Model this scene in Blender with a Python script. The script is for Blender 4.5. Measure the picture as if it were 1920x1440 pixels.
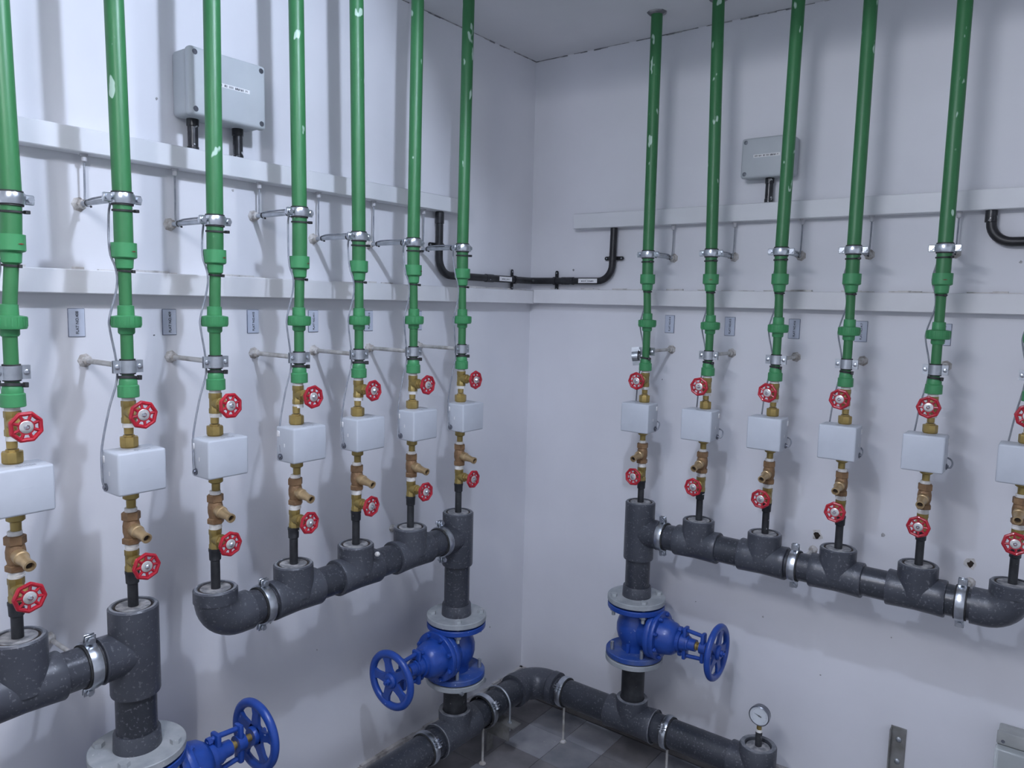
import bpy, bmesh, math, random
from mathutils import Vector, Matrix
random.seed(7)
for o in list(bpy.data.objects):
    bpy.data.objects.remove(o, do_unlink=True)
scene = bpy.context.scene
COL = scene.collection
PI = math.pi

# ---------------------------------------------------------------- camera
cd = bpy.data.cameras.new('camera')
cam = bpy.data.objects.new('camera', cd)
COL.objects.link(cam)
cd.sensor_fit = 'HORIZONTAL'; cd.sensor_width = 36.0
cd.lens = 1411.24 / 1920 * 36
cd.clip_start = 0.05
def cam_matrix(yaw, pitch, roll, pos):
    f = Vector((math.cos(pitch)*math.cos(yaw), math.cos(pitch)*math.sin(yaw), math.sin(pitch)))
    r = Vector((math.sin(yaw), -math.cos(yaw), 0)); u = r.cross(f)
    c, s = math.cos(roll), math.sin(roll)
    R, U = c*r + s*u, -s*r + c*u
    m = Matrix.Identity(4)
    for i in range(3):
        m[i][0], m[i][1], m[i][2], m[i][3] = R[i], U[i], -f[i], pos[i]
    return m
cam.matrix_world = cam_matrix(math.radians(126.99089), math.radians(-6.16003), math.radians(1.34459), (1.6364, -2.2721, 1.51))
scene.camera = cam

# ---------------------------------------------------------------- light
scene.view_settings.view_transform = 'Standard'
scene.view_settings.look = 'None'
scene.view_settings.exposure = 0.0
scene.view_settings.gamma = 1.0
scene.view_settings.use_curve_mapping = False
w = bpy.data.worlds.new('world'); scene.world = w; w.use_nodes = True
w.node_tree.nodes['Background'].inputs[0].default_value = (0.75, 0.82, 1.0, 1)
w.node_tree.nodes['Background'].inputs[1].default_value = 0.66
LAMP_A = Vector((1.08, -1.39, 2.335)); POWER_A = 34.0
LAMP_B = Vector((1.03, -2.30, 2.186)); TUBE_B = 275.0      # fluorescent tube under the soffit
LAMP_COL = (0.88, 0.90, 1.0)
LAMP_COL_A = (0.70, 0.79, 1.0)
def point_light(name, loc, power, radius, colour):
    l = bpy.data.lights.new(name, 'POINT'); l.energy = power; l.shadow_soft_size = radius
    l.color = colour
    o = bpy.data.objects.new(name, l); COL.objects.link(o); o.location = loc
    return o
point_light('lamp_light', LAMP_A, POWER_A, 0.030, LAMP_COL_A)

# ---------------------------------------------------------------- materials
def nd(nt, t, **kw):
    n = nt.nodes.new(t)
    for k, v in kw.items():
        setattr(n, k, v)
    return n
def mat(name, col, rough=0.5, metal=0.0, col2=None, scale=20.0, lo=0.4, hi=0.6, detail=4.0, bump=0.0, bscale=80.0,
        spots=None, spot_scale=60.0, spot_th=0.72, coat=0.0, stretch=(1, 1, 1), spec=0.5, spots2=None, spot2_scale=200., spot2_th=0.7, zramp=None):
    m = bpy.data.materials.new(name); m.use_nodes = True
    nt = m.node_tree; b = nt.nodes['Principled BSDF']
    b.inputs['Roughness'].default_value = rough
    b.inputs['Metallic'].default_value = metal
    b.inputs['Specular IOR Level'].default_value = spec
    b.inputs['Coat Weight'].default_value = coat
    tc = nd(nt, 'ShaderNodeTexCoord'); mp = nd(nt, 'ShaderNodeMapping')
    mp.inputs['Scale'].default_value = stretch
    geo = nd(nt, 'ShaderNodeNewGeometry')
    nt.links.new(geo.outputs['Position'], mp.inputs['Vector'])
    c = nd(nt, 'ShaderNodeRGB'); c.outputs[0].default_value = (*col, 1)
    out = c.outputs[0]
    def layer(out, colr, sc, a, bb, det, zr=None):
        n = nd(nt, 'ShaderNodeTexNoise'); n.inputs['Scale'].default_value = sc; n.inputs['Detail'].default_value = det
        nt.links.new(mp.outputs[0], n.inputs['Vector'])
        r = nd(nt, 'ShaderNodeMapRange'); r.inputs[1].default_value = a; r.inputs[2].default_value = bb
        src = n.outputs[0]
        if zr:
            sp = nd(nt, 'ShaderNodeSeparateXYZ'); nt.links.new(geo.outputs['Position'], sp.inputs[0])
            zm = nd(nt, 'ShaderNodeMapRange'); zm.inputs[1].default_value = zr[0]; zm.inputs[2].default_value = zr[1]; zm.inputs[3].default_value = 0; zm.inputs[4].default_value = zr[2]
            nt.links.new(sp.outputs[2], zm.inputs[0])
            ad = nd(nt, 'ShaderNodeMath', operation='ADD'); nt.links.new(src, ad.inputs[0]); nt.links.new(zm.outputs[0], ad.inputs[1]); src = ad.outputs[0]
        nt.links.new(src, r.inputs[0])
        mx = nd(nt, 'ShaderNodeMix', data_type='RGBA')
        nt.links.new(r.outputs[0], mx.inputs[0]); nt.links.new(out, mx.inputs[6])
        mx.inputs[7].default_value = (*colr, 1)
        return mx.outputs[2]
    if col2: out = layer(out, col2, scale, lo, hi, detail)
    if spots: out = layer(out, spots, spot_scale, spot_th, spot_th+0.03, 2.0, zramp)
    if spots2: out = layer(out, spots2, spot2_scale, spot2_th, spot2_th+0.03, 2.0)
    nt.links.new(out, b.inputs['Base Color'])
    if bump:
        n = nd(nt, 'ShaderNodeTexNoise'); n.inputs['Scale'].default_value = bscale; n.inputs['Detail'].default_value = 5
        nt.links.new(mp.outputs[0], n.inputs['Vector'])
        bp = nd(nt, 'ShaderNodeBump'); bp.inputs['Strength'].default_value = bump; bp.inputs['Distance'].default_value = 0.004
        nt.links.new(n.outputs[0], bp.inputs['Height']); nt.links.new(bp.outputs[0], b.inputs['Normal'])
    return m
M = dict(
    wall=mat('wall_paint', (.74, .742, .775), .75, col2=(.66, .662, .695), scale=2.3, lo=.35, hi=.75, bump=.25, bscale=18, spots=(.45, .43, .42), spot_scale=14, spot_th=.80),
    ceil=mat('ceiling_paint', (.74, .74, .755), .8, col2=(.68, .68, .695), scale=3, lo=.3, hi=.7, bump=.3, bscale=25),
    crack=mat('joint_grime_hole_dark', (.16, .16, .17), .9, col2=(.42, .41, .41), scale=40, lo=.42, hi=.6),
    trunk=mat('trunking_plastic', (.72, .73, .75), .5, col2=(.66, .67, .69), scale=6, lo=.35, hi=.7),
    band=mat('painted_trunking', (.74, .74, .755), .65, col2=(.66, .655, .67), scale=7, lo=.35, hi=.75, bump=.15, bscale=30),
    caulk=mat('cracked_plaster', (.62, .60, .58), .9, col2=(.32, .30, .28), scale=30, lo=.5, hi=.68, bump=.6, bscale=120),
    green=mat('green_pipe_plastic', (.027, .150, .048), .42, col2=(.032, .172, .056), scale=9, lo=.35, hi=.7, spots=(.42, .58, .47), spot_scale=40, spot_th=.715, stretch=(1, 1, .45), zramp=(1.75, 2.3, .075)),
    green2=mat('green_fitting_plastic', (.048, .250, .092), .45, col2=(.042, .225, .08), scale=12, lo=.35, hi=.7),
    green3=mat('dark_green_pipe_plastic', (.028, .150, .048), .48, col2=(.033, .172, .056), scale=12, lo=.35, hi=.7),
    redmark=mat('red_marker', (.20, .03, .015), .6, col2=(.12, .03, .02), scale=90, lo=.4, hi=.6),
    pvc=mat('grey_pvc', (.025, .028, .036), .30, col2=(.042, .046, .058), scale=7, lo=.35, hi=.7, spots=(.095, .10, .115), spot_scale=170, spot_th=.62, bump=.05, bscale=60, spots2=(.6, .62, .63), spot2_scale=42, spot2_th=.79),
    pvc2=mat('grey_pvc_fitting', (.040, .044, .056), .38, col2=(.064, .069, .083), scale=9, lo=.35, hi=.7, spots=(.115, .12, .135), spot_scale=160, spot_th=.62, bump=.06, bscale=60, spots2=(.62, .63, .64), spot2_scale=47, spot2_th=.79),
    dust=mat('dusty_bush', (.17, .175, .185), .9, col2=(.36, .355, .35), scale=60, lo=.4, hi=.62, bump=.3, bscale=200),
    rim=mat('dusty_grey_rim', (.13, .14, .16), .75, col2=(.24, .245, .26), scale=50, lo=.4, hi=.65),
    blackpipe=mat('black_pipe', (.012, .013, .016), .5, col2=(.03, .032, .036), scale=30, lo=.4, hi=.65, spots=(.22, .22, .23), spot_scale=90, spot_th=.72),
    black=mat('black_conduit', (.010, .010, .012), .4, col2=(.02, .02, .023), scale=30, lo=.4, hi=.65),
    tape=mat('dusty_black_tape', (.012, .012, .015), .3, col2=(.025, .026, .03), scale=60, lo=.4, hi=.6, spots=(.45, .46, .48), spot_scale=75, spot_th=.665),
    rubber=mat('black_rubber', (.012, .012, .013), .7, col2=(.03, .03, .03), scale=60),
    zinc=mat('galvanised_steel', (.66, .69, .73), .28, 1.0, col2=(.50, .53, .57), scale=50, lo=.35, hi=.65, bump=.05, bscale=90),
    zincdull=mat('dull_galvanised_steel', (.50, .53, .56), .42, .85, col2=(.38, .40, .43), scale=40, lo=.35, hi=.65, bump=.1, bscale=120),
    rod=mat('painted_rod', (.52, .51, .49), .55, .2, col2=(.36, .34, .31), scale=35, lo=.45, hi=.65),
    plaster=mat('anchor_plaster', (.36, .33, .30), .9, col2=(.58, .56, .54), scale=70, lo=.4, hi=.6, bump=.8, bscale=200),
    brass=mat('brass', (.34, .255, .085), .45, .55, col2=(.27, .20, .065), scale=45, lo=.35, hi=.65),
    brass2=mat('bright_brass', (.42, .305, .105), .40, .6, col2=(.34, .245, .08), scale=45, lo=.35, hi=.65),
    bronze=mat('cast_bronze', (.27, .165, .085), .55, .45, col2=(.21, .125, .065), scale=60, lo=.35, hi=.65, bump=.3, bscale=220),
    bronze2=mat('bronze_plug', (.50, .36, .195), .40, .6, col2=(.42, .30, .16), scale=60),
    hole=mat('dark_opening', (.012, .008, .006), .8, col2=(.03, .018, .01), scale=80),
    ptfe=mat('white_thread_tape', (.78, .77, .74), .65, col2=(.62, .61, .58), scale=60),
    red=mat('red_enamel', (.42, .008, .022), .32, col2=(.33, .006, .02), scale=40, coat=.3),
    plate=mat('bright_hub_plate', (.72, .71, .69), .3, .6, col2=(.58, .56, .53), scale=70),
    meter=mat('meter_housing_plastic', (.52, .55, .595), .42, col2=(.49, .52, .565), scale=14),
    metermark=mat('meter_relief', (.40, .42, .47), .6, col2=(.34, .36, .40), scale=80),
    cable=mat('grey_cable', (.20, .215, .25), .5, col2=(.27, .285, .31), scale=60),
    cablewhite=mat('painted_cable', (.55, .55, .57), .6, col2=(.44, .44, .46), scale=60),
    jbox=mat('junction_box_plastic', (.47, .50, .52), .45, col2=(.44, .47, .49), scale=10),
    strip=mat('label_strip', (.80, .80, .80), .5, col2=(.72, .72, .72), scale=30),
    ink=mat('dark_ink', (.045, .05, .065), .6, col2=(.06, .065, .08), scale=100),
    sign=mat('sign_face', (.53, .57, .66), .35, col2=(.48, .52, .61), scale=25),
    signedge=mat('sign_edge', (.14, .16, .22), .5, col2=(.20, .22, .28), scale=60),
    blue=mat('blue_enamel', (.010, .052, .285), .36, col2=(.014, .064, .33), scale=20, lo=.35, hi=.7, spots=(.35, .42, .58), spot_scale=75, spot_th=.735, bump=.12, bscale=70, coat=.15),
    bluedust=mat('dusty_blue_enamel', (.015, .06, .27), .6, col2=(.11, .145, .26), scale=18, lo=.42, hi=.75, spots=(.35, .42, .55), spot_scale=90, spot_th=.72),
    flange=mat('grey_backing_flange', (.30, .325, .34), .6, .1, col2=(.40, .42, .43), scale=25, lo=.35, hi=.65, spots=(.55, .56, .56), spot_scale=70, spot_th=.70),
    tile=mat('grey_floor_tile', (.17, .175, .195), .55, col2=(.27, .27, .285), scale=9, lo=.38, hi=.68, spots=(.22, .215, .21), spot_scale=38, spot_th=.70, bump=.08, bscale=40),
    tile2=mat('brown_grey_floor_tile', (.14, .135, .14), .55, col2=(.23, .22, .225), scale=9, lo=.38, hi=.68, spots=(.2, .19, .18), spot_scale=38, spot_th=.71, bump=.08, bscale=40),
    tile3=mat('pale_grey_floor_tile', (.22, .225, .245), .55, col2=(.33, .33, .345), scale=9, lo=.38, hi=.68, spots=(.40, .39, .38), spot_scale=38, spot_th=.70, bump=.08, bscale=40),
    grout=mat('floor_grout', (.12, .115, .115), .9, col2=(.20, .19, .185), scale=20),
    skirt=mat('skirting_tile', (.085, .078, .075), .6, col2=(.13, .12, .115), scale=12, lo=.4, hi=.65),
    skirttop=mat('skirting_lit_edge', (.55, .53, .52), .9, col2=(.30, .28, .27), scale=25, lo=.45, hi=.65, bump=.8, bscale=90),
    gaugeface=mat('gauge_dial', (.74, .77, .82), .3, col2=(.70, .73, .78), scale=30),
    gaugecase=mat('gauge_case', (.16, .17, .20), .3, .8, col2=(.22, .23, .26), scale=40),
    bracket=mat('weathered_steel', (.20, .195, .18), .5, .5, col2=(.33, .33, .32), scale=22, lo=.35, hi=.7),
    boxgrey=mat('grey_box_plastic', (.36, .37, .36), .5, col2=(.31, .32, .31), scale=20),
    lampmetal=mat('white_lamp_metal', (.7, .7, .7), .5, col2=(.6, .6, .6), scale=20),
)
def glow_material(nm, colour, strength):
    m = bpy.data.materials.new(nm); m.use_nodes = True
    b = m.node_tree.nodes['Principled BSDF']
    b.inputs['Base Color'].default_value = (.8, .8, .8, 1)
    b.inputs['Emission Color'].default_value = (*colour, 1); b.inputs['Emission Strength'].default_value = strength
    return m
M['tubeglow'] = glow_material('glowing_tube', LAMP_COL, TUBE_B)
def clear_material(nm, alpha):
    m = bpy.data.materials.new(nm); m.use_nodes = True
    b = m.node_tree.nodes['Principled BSDF']
    b.inputs['Base Color'].default_value = (.75, .80, .80, 1); b.inputs['Roughness'].default_value = .12
    b.inputs['Alpha'].default_value = alpha
    return m
M['clear'] = clear_material('clear_plastic', .45)
M['glass'] = clear_material('gauge_glass', .12)

# ---------------------------------------------------------------- mesh helpers
def frame(d):
    d = Vector(d).normalized()
    a = Vector((0, 0, 1)) if abs(d.z) < .9 else Vector((1, 0, 0))
    u = a.cross(d).normalized()
    return u, d.cross(u), d
class MB:
    def __init__(s): s.v, s.f = [], []
    def add(s, vs, fs):
        n = len(s.v); s.v += [tuple(v) for v in vs]; s.f += [tuple(i+n for i in f) for f in fs]; return s
    def lathe(s, prof, o=(0, 0, 0), d=(0, 0, 1), seg=24, ph=0.0, caps=True):
        o = Vector(o); u, v, wd = frame(d); vs, fs = [], []
        for r, t in prof:
            for k in range(seg):
                a = ph + 2*PI*k/seg
                vs.append(o + wd*t + (u*math.cos(a) + v*math.sin(a))*r)
        n = len(prof)
        for i in range(n-1):
            for k in range(seg):
                k2 = (k+1) % seg
                fs.append((i*seg+k, i*seg+k2, (i+1)*seg+k2, (i+1)*seg+k))
        if caps:
            fs.append(tuple(range(seg-1, -1, -1))); fs.append(tuple((n-1)*seg+k for k in range(seg)))
        return s.add(vs, fs)
    def cyl(s, a, b, r, seg=20, r2=None, ch=0.0):
        a, b = Vector(a), Vector(b); L = (b-a).length; r2 = r if r2 is None else r2
        p = [(r, 0), (r2, L)] if not ch else [(r-ch, 0), (r, ch), (r2, L-ch), (r2-ch, L)]
        return s.lathe(p, a, b-a, seg)
    def ring(s, o, d, r0, r1, t, seg=32, ch=0.0):
        """flat annulus solid: inner r0, outer r1, thickness t along d"""
        p = [(r0, 0), (r1-ch, 0), (r1, ch), (r1, t-ch), (r1-ch, t), (r0, t), (r0, 0)] if ch else [(r0, 0), (r1, 0), (r1, t), (r0, t), (r0, 0)]
        return s.lathe(p, o, d, seg, caps=False)
    def tube(s, pts, r, seg=10, caps=True, closed=False):
        pts = [Vector(p) for p in pts]; n = len(pts); vs, fs = [], []
        up = None
        for i, p in enumerate(pts):
            if closed: t = pts[(i+1) % n]-pts[i-1]
            else: t = pts[min(i+1, n-1)]-pts[max(i-1, 0)]
            t.normalize()
            if up is None:
                up = frame(t)[0]
            up = (up - t*up.dot(t)).normalized(); v = t.cross(up)
            rr = r(i/(n-1)) if callable(r) else r
            for k in range(seg):
                a = 2*PI*k/seg; vs.append(p + (up*math.cos(a)+v*math.sin(a))*rr)
        for i in range(n if closed else n-1):
            j = (i+1) % n
            for k in range(seg):
                k2 = (k+1) % seg; fs.append((i*seg+k, i*seg+k2, j*seg+k2, j*seg+k))
        if caps and not closed:
            fs.append(tuple(range(seg-1, -1, -1))); fs.append(tuple((n-1)*seg+k for k in range(seg)))
        return s.add(vs, fs)
    def torus(s, o, d, R, r, seg=32, seg2=10, rf=None, flat=1.0):
        o = Vector(o); u, v, wd = frame(d); vs, fs = [], []
        for i in range(seg):
            a = 2*PI*i/seg; e = u*math.cos(a)+v*math.sin(a); RR = R*(rf(a) if rf else 1)
            for k in range(seg2):
                b = 2*PI*k/seg2; vs.append(o + e*(RR+r*math.cos(b)) + wd*(r*flat*math.sin(b)))
        for i in range(seg):
            for k in range(seg2):
                fs.append((i*seg2+k, ((i+1) % seg)*seg2+k, ((i+1) % seg)*seg2+(k+1) % seg2, i*seg2+(k+1) % seg2))
        return s.add(vs, fs)
    def box(s, lo, hi, bev=0.0, bs=2):
        lo, hi = Vector(lo), Vector(hi); c = (lo+hi)/2; sz = hi-lo
        bm = bmesh.new(); bmesh.ops.create_cube(bm, size=1)
        for vv in bm.verts: vv.co = Vector((vv.co.x*sz.x, vv.co.y*sz.y, vv.co.z*sz.z)) + c
        if bev: bmesh.ops.bevel(bm, geom=bm.edges[:], offset=bev, segments=bs, affect='EDGES', profile=.5)
        bm.verts.index_update()
        s.add([vv.co.copy() for vv in bm.verts], [[vv.index for vv in f.verts] for f in bm.faces]); bm.free(); return s
    def obox(s, o, x, y, z, sx, sy, sz, bev=0.0):
        """oriented box centred at o with axes x,y,z"""
        n = len(s.v); s.box((-sx/2, -sy/2, -sz/2), (sx/2, sy/2, sz/2), bev)
        o, x, y, z = map(Vector, (o, x, y, z))
        for i in range(n, len(s.v)):
            p = s.v[i]; s.v[i] = tuple(o + x*p[0] + y*p[1] + z*p[2])
        return s
    def prism(s, poly, o, u, v, d, t):
        """poly in (u,v) plane extruded t along d"""
        o, u, v, d = map(Vector, (o, u, v, d)); n = len(poly)
        vs = [o+u*a+v*b for a, b in poly] + [o+u*a+v*b+d*t for a, b in poly]
        fs = [tuple(range(n-1, -1, -1)), tuple(range(n, 2*n))] + [(i, (i+1) % n, n+(i+1) % n, n+i) for i in range(n)]
        return s.add(vs, fs)
    def mesh(s, name, angle=38):
        me = bpy.data.meshes.new(name); me.from_pydata(s.v, [], s.f); me.update()
        bm = bmesh.new(); bm.from_mesh(me); bmesh.ops.recalc_face_normals(bm, faces=bm.faces); bm.to_mesh(me); bm.free()
        for p in me.polygons: p.use_smooth = True
        me.set_sharp_from_angle(angle=math.radians(angle))
        return me
CACHE = {}
def part(name, builder, m, parent=None, key=None, loc=None, rot=None, label=None, kind=None):
    """one mesh object; builder is an MB or a function returning one; key shares mesh data between alike pieces"""
    k = key and (name, key)
    if k and k in CACHE: me = CACHE[k]
    else:
        me = (builder() if callable(builder) else builder).mesh(name); me.materials.append(M[m])
        if k: CACHE[k] = me
    o = bpy.data.objects.new(name, me); COL.objects.link(o)
    if parent: o.parent = parent
    if loc is not None: o.location = loc
    if rot is not None: o.rotation_euler = rot
    if label: o['label'] = label
    if kind: o['kind'] = kind
    return o
def tag(o, label, cat, group=None):
    o['label'] = label; o['category'] = cat
    if group: o['group'] = group
    return o
def thing(name, label, cat, loc=(0, 0, 0), rotz=0.0, group=None):
    o = bpy.data.objects.new(name, None); COL.objects.link(o); o.empty_display_size = .05
    o.location = loc; o.rotation_euler = (0, 0, rotz)
    return tag(o, label, cat, group)
def struct(name, mb, m):
    o = part(name, mb, m); o['kind'] = 'structure'; return o
def smooth_path(pts, n=6):
    pts = [Vector(p) for p in pts]; out = []
    for i in range(len(pts)-1):
        p0, p1, p2, p3 = pts[max(i-1, 0)], pts[i], pts[i+1], pts[min(i+2, len(pts)-1)]
        for k in range(n):
            t = k/n
            out.append(.5*((2*p1)+(p2-p0)*t+(2*p0-5*p1+4*p2-p3)*t*t+(3*p1-p0-3*p2+p3)*t**3))
    return out+[pts[-1]]
def text_part(name, txt, m, parent, size, loc, rot, align='CENTER', extrude=.0004):
    cu = bpy.data.curves.new(name, 'FONT'); cu.body = txt; cu.size = size; cu.align_x = align; cu.align_y = 'CENTER'
    cu.extrude = extrude; cu.offset = size*.012
    t = bpy.data.objects.new('tmp', cu); COL.objects.link(t)
    me = bpy.data.meshes.new_from_object(t.evaluated_get(bpy.context.evaluated_depsgraph_get()))
    bpy.data.objects.remove(t, do_unlink=True); bpy.data.curves.remove(cu)
    me.materials.clear(); me.materials.append(M[m])
    o = bpy.data.objects.new(name, me); COL.objects.link(o); o.parent = parent; o.location = loc; o.rotation_euler = rot
    return o

# ---------------------------------------------------------------- room shell (corner at x=0,y=0; left wall is x=0, right wall is y=0)
H = 2.368; EXT = 3.2
wl = struct('wall_left', MB().box((-.1, -EXT, 0), (0, .1, H)), 'wall')
wr = struct('wall_right', MB().box((0, 0, 0), (EXT, .1, H)), 'wall')
ceiling = struct('ceiling', MB().box((-.1, -EXT, H), (EXT, .1, H+.1)), 'ceil')
floor = struct('floor', MB().box((-.1, -EXT, -.1), (EXT, .1, -.004)), 'grout')
TS = .15
for i in range(12):
    for j in range(12):
        k = 'bac'[(i*7+j*3+i*j) % 3]
        part('tile', lambda: MB().box((-TS/2+.0006, -TS/2+.0006, -.004), (TS/2-.0006, TS/2-.0006, 0), .0005, 1),
             {'a': 'tile', 'b': 'tile2', 'c': 'tile3'}[k], floor, key='tile'+k, loc=(.012+TS*(i+.5), -.012-TS*(j+.5), random.uniform(-.0006, .0004)))
# skirting tiles on both walls with a rough top edge, coloured pale for the light it catches
b1 = struct('baseboard_left', MB().box((0, -EXT, 0), (.010, 0, .096)), 'skirt')
b2 = struct('baseboard_right', MB().box((.010, -.010, 0), (EXT, 0, .096)), 'skirt')
def rough_strip(along, L, z, w0):
    m = MB(); n = 70; rnd = random.Random(3)
    for i in range(n):
        a0, a1 = L*i/n, L*(i+1)/n; t = w0*rnd.uniform(.7, 1.25); h = rnd.uniform(.006, .013)
        if along == 'y': m.box((0, -a1, z), (t, -a0, z+h))
        else: m.box((a0, -t, z), (a1, 0, z+h))
    return m
part('lit_edge', rough_strip('y', EXT, .096, .013), 'skirttop', b1)
part('lit_edge', rough_strip('x', EXT, .096, .013), 'skirttop', b2)
# cracked joint where walls meet ceiling
def crack(along, L):
    m = MB(); rnd = random.Random(11); n = 90
    for i in range(n):
        if rnd.random() < .12: continue
        a0, a1 = L*i/n, L*(i+1)/n; h = rnd.uniform(.0008, .0038)
        if along == 'y': m.box((0, -a1, H-h), (.0025, -a0, H))
        else: m.box((a0, -.0025, H-h), (a1, 0, H))
    return m
struct('trim_1', crack('y', 2.4), 'crack')
struct('trim_2', crack('x', 2.4), 'crack')
# drilled holes and scuffs
def splat(seed, r, d, o):
    m = MB(); rnd = random.Random(seed); n = 11
    u = (0, 1, 0) if d[0] else (1, 0, 0)
    m.prism([(r*rnd.uniform(.55, 1.1)*math.cos(2*PI*k/n), r*rnd.uniform(.6, 1.25)*math.sin(2*PI*k/n)) for k in range(n)], o, u, (0, 0, 1), d, .0012)
    return m
for i, (x, z, r) in enumerate([(1.063, .851, .010), (1.453, .854, .009)]):
    part('scar', splat(40+i, r*1.9, (0, -1, 0), (x, 0, z)), 'caulk', wr)
    part('hole', splat(i, r, (0, -1, 0), (x, -.0012, z)), 'hole', wr)
for i, (x, z, r) in enumerate([(1.238, .887, .006), (.92, .56, .003), (1.10, .43, .0025), (.82, .70, .002), (1.28, .60, .002), (.545, 1.27, .002), (.70, .55, .0018), (.185, 1.63, .004), (.16, 1.56, .0025), (1.5, 1.64, .004)]):
    part('scuff', splat(20+i, r, (0, -1, 0), (x, 0, z)), 'crack', wr)
for i, (y, z, r) in enumerate([(-1.48, 1.09, .0025), (-1.26, .70, .003), (-1.13, .66, .003), (-1.22, 1.76, .003), (-1.4, 1.93, .003), (-.98, .53, .002), (-.2, .33, .003), (-.3, .42, .002), (-1.42, 1.42, .002)]):
    part('scuff', splat(60+i, r, (1, 0, 0), (0, y, z)), 'crack', wl)
for q, (x, top) in enumerate([(.562, H), (.751, H)]):
    part('dark_hole_ring', MB().lathe([(.030, 0), (.027, .003), (.020, .007)], (x, -.18, H), (0, 0, -1), 9, caps=True), 'crack', ceiling)  # dark disc stands in for the shaded ragged hole round the pipe

# ---------------------------------------------------------------- lamps (above the frame)
lampA = thing('ceiling_lamp', 'ceiling lamp with added flat sheet blocking light on the corner side', 'lamp', LAMP_A)
nrm = Vector((-.368, -.778, -.509)).normalized()
hdir = Vector((.904, -.428, 0)).normalized(); ddir = nrm.cross(hdir).normalized()
if ddir.z > 0: ddir = -ddir
c0 = nrm*-.032
part('light_block_sheet', MB().obox(c0 + ddir*.045, hdir, ddir, nrm, .62, .14, .002), 'lampmetal', lampA)  # unseen sheet added to block lamp light and shape the slanting shade edge
part('hanger', MB().cyl(c0-nrm*.002, Vector((c0.x+.02, c0.y+.03, H-LAMP_A.z)), .006), 'lampmetal', lampA)
struct('trim_3', MB().box((-.1, -EXT, 2.200), (EXT, -1.72, H)), 'ceil')      # lower soffit over the middle of the room
lampB = thing('tube_lamp', 'fluorescent tube lamp fixed under the lower soffit', 'lamp', LAMP_B, math.radians(-45))
part('tube', MB().cyl((-.35, 0, 0), (.35, 0, 0), .012, 16), 'tubeglow', lampB)
for sx in (-1, 1):
    part('holder', MB().box((sx*.36-.012, -.010, -.014), (sx*.36+.012, .010, .014), .002, 1), 'lampmetal', lampB)

# ---------------------------------------------------------------- where everything stands
OFF = .18
# along-wall coordinate of each riser at z=.89, 1.37, 1.67 and at the ceiling
RIS = {
 'L1': (-1.775, -1.764, -1.753, -1.765), 'L2': (-1.571, -1.567, -1.567, -1.575), 'L3': (-1.393, -1.383, -1.378, -1.375),
 'L4': (-1.190, -1.169, -1.165, -1.173), 'L5': (-.996, -.986, -.987, -.998), 'L6': (-.797, -.791, -.795, -.786), 'L7': (-.594, -.589, -.593, -.583),
 'R1': (.576, .573, .566, .562), 'R2': (.770, .775, .767, .750), 'R3': (.968, .970, .966, .972), 'R4': (1.165, 1.153, 1.150, 1.149), 'R5': (1.356, 1.357, 1.356, 1.355), 'R6': (1.554, 1.556, 1.554, 1.554)}
PVCTOP = {'L1': .903, 'L2': .897, 'R1': .900}
CLAMPZ = {'L2': 1.687, 'L4': 1.705}
ORD = ['first', 'second', 'third', 'fourth', 'fifth', 'sixth', 'seventh']
def axis(k, z):
    a, b, c, d = RIS[k]
    if z <= 1.37: t = max((z-.89)/.48, -.2); return a+(b-a)*min(max(t, 0), 1)
    if z <= 1.67: return b+(c-b)*(z-1.37)/.30
    return c+(d-c)*(z-1.67)/(H-1.67)
def place(k, z, off=OFF):
    a = axis(k, z)
    return (off, a, z) if k[0] == 'L' else (a, -off, z)
def rz(k): return PI/2 if k[0] == 'L' else 0.0
def which(k):
    n = int(k[1])
    return ('%s from the corner on the left wall' % ORD[7-n]) if k[0] == 'L' else ('%s from the corner on the right wall' % ORD[n-1])
# local frame of everything on a wall: X along the wall to the viewer's right, Y into the wall, Z up

# ---- trunking
def trunk(name, side, a0, a1, z0, z1, d, m, label, mk=None):
    L = a1-a0
    t = thing(name, label, 'trunking', (0, a0, z0) if side == 'L' else (a0, 0, z0), PI/2 if side == 'L' else 0)
    part('cover', MB().box((0, -d, 0), (L, 0, z1-z0), .002, 1), m, t)
    return t
tLU = trunk('cable_trunking', 'L', -2.6, -.405, 1.785, 1.832, .04, 'trunk', 'white upper cable trunking running along the left wall under the larger junction box')
tRU = trunk('cable_trunking', 'R', .203, 2.6, 1.768, 1.819, .04, 'trunk', 'white upper cable trunking on the right wall under the smaller junction box')
tLL = trunk('cable_trunking', 'L', -2.6, -.005, 1.508, 1.556, .04, 'band', 'painted lower cable trunking along the left wall above the flat number signs')
tRL = trunk('cable_trunking', 'R', .0415, 2.6, 1.510, 1.561, .04, 'band', 'painted lower cable trunking along the right wall above the flat number signs')
part('joint_cover', MB().box((2.589, -.0425, -.001), (2.594, -.002, .049)), 'band', tLL)
def bead(L, z, seed):
    m = MB(); rnd = random.Random(seed); a = 0
    while a < L:
        w = rnd.uniform(.015, .06)
        if rnd.random() < .62: m.box((a, -rnd.uniform(.005, .016), z-.002), (a+w, 0, z+rnd.uniform(.002, .006)))
        a += w
    return m
part('plaster_bead', bead(2.55, .048, 5), 'caulk', tLL)
part('plaster_bead', bead(2.5, .051, 6), 'caulk', tRL)

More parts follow.
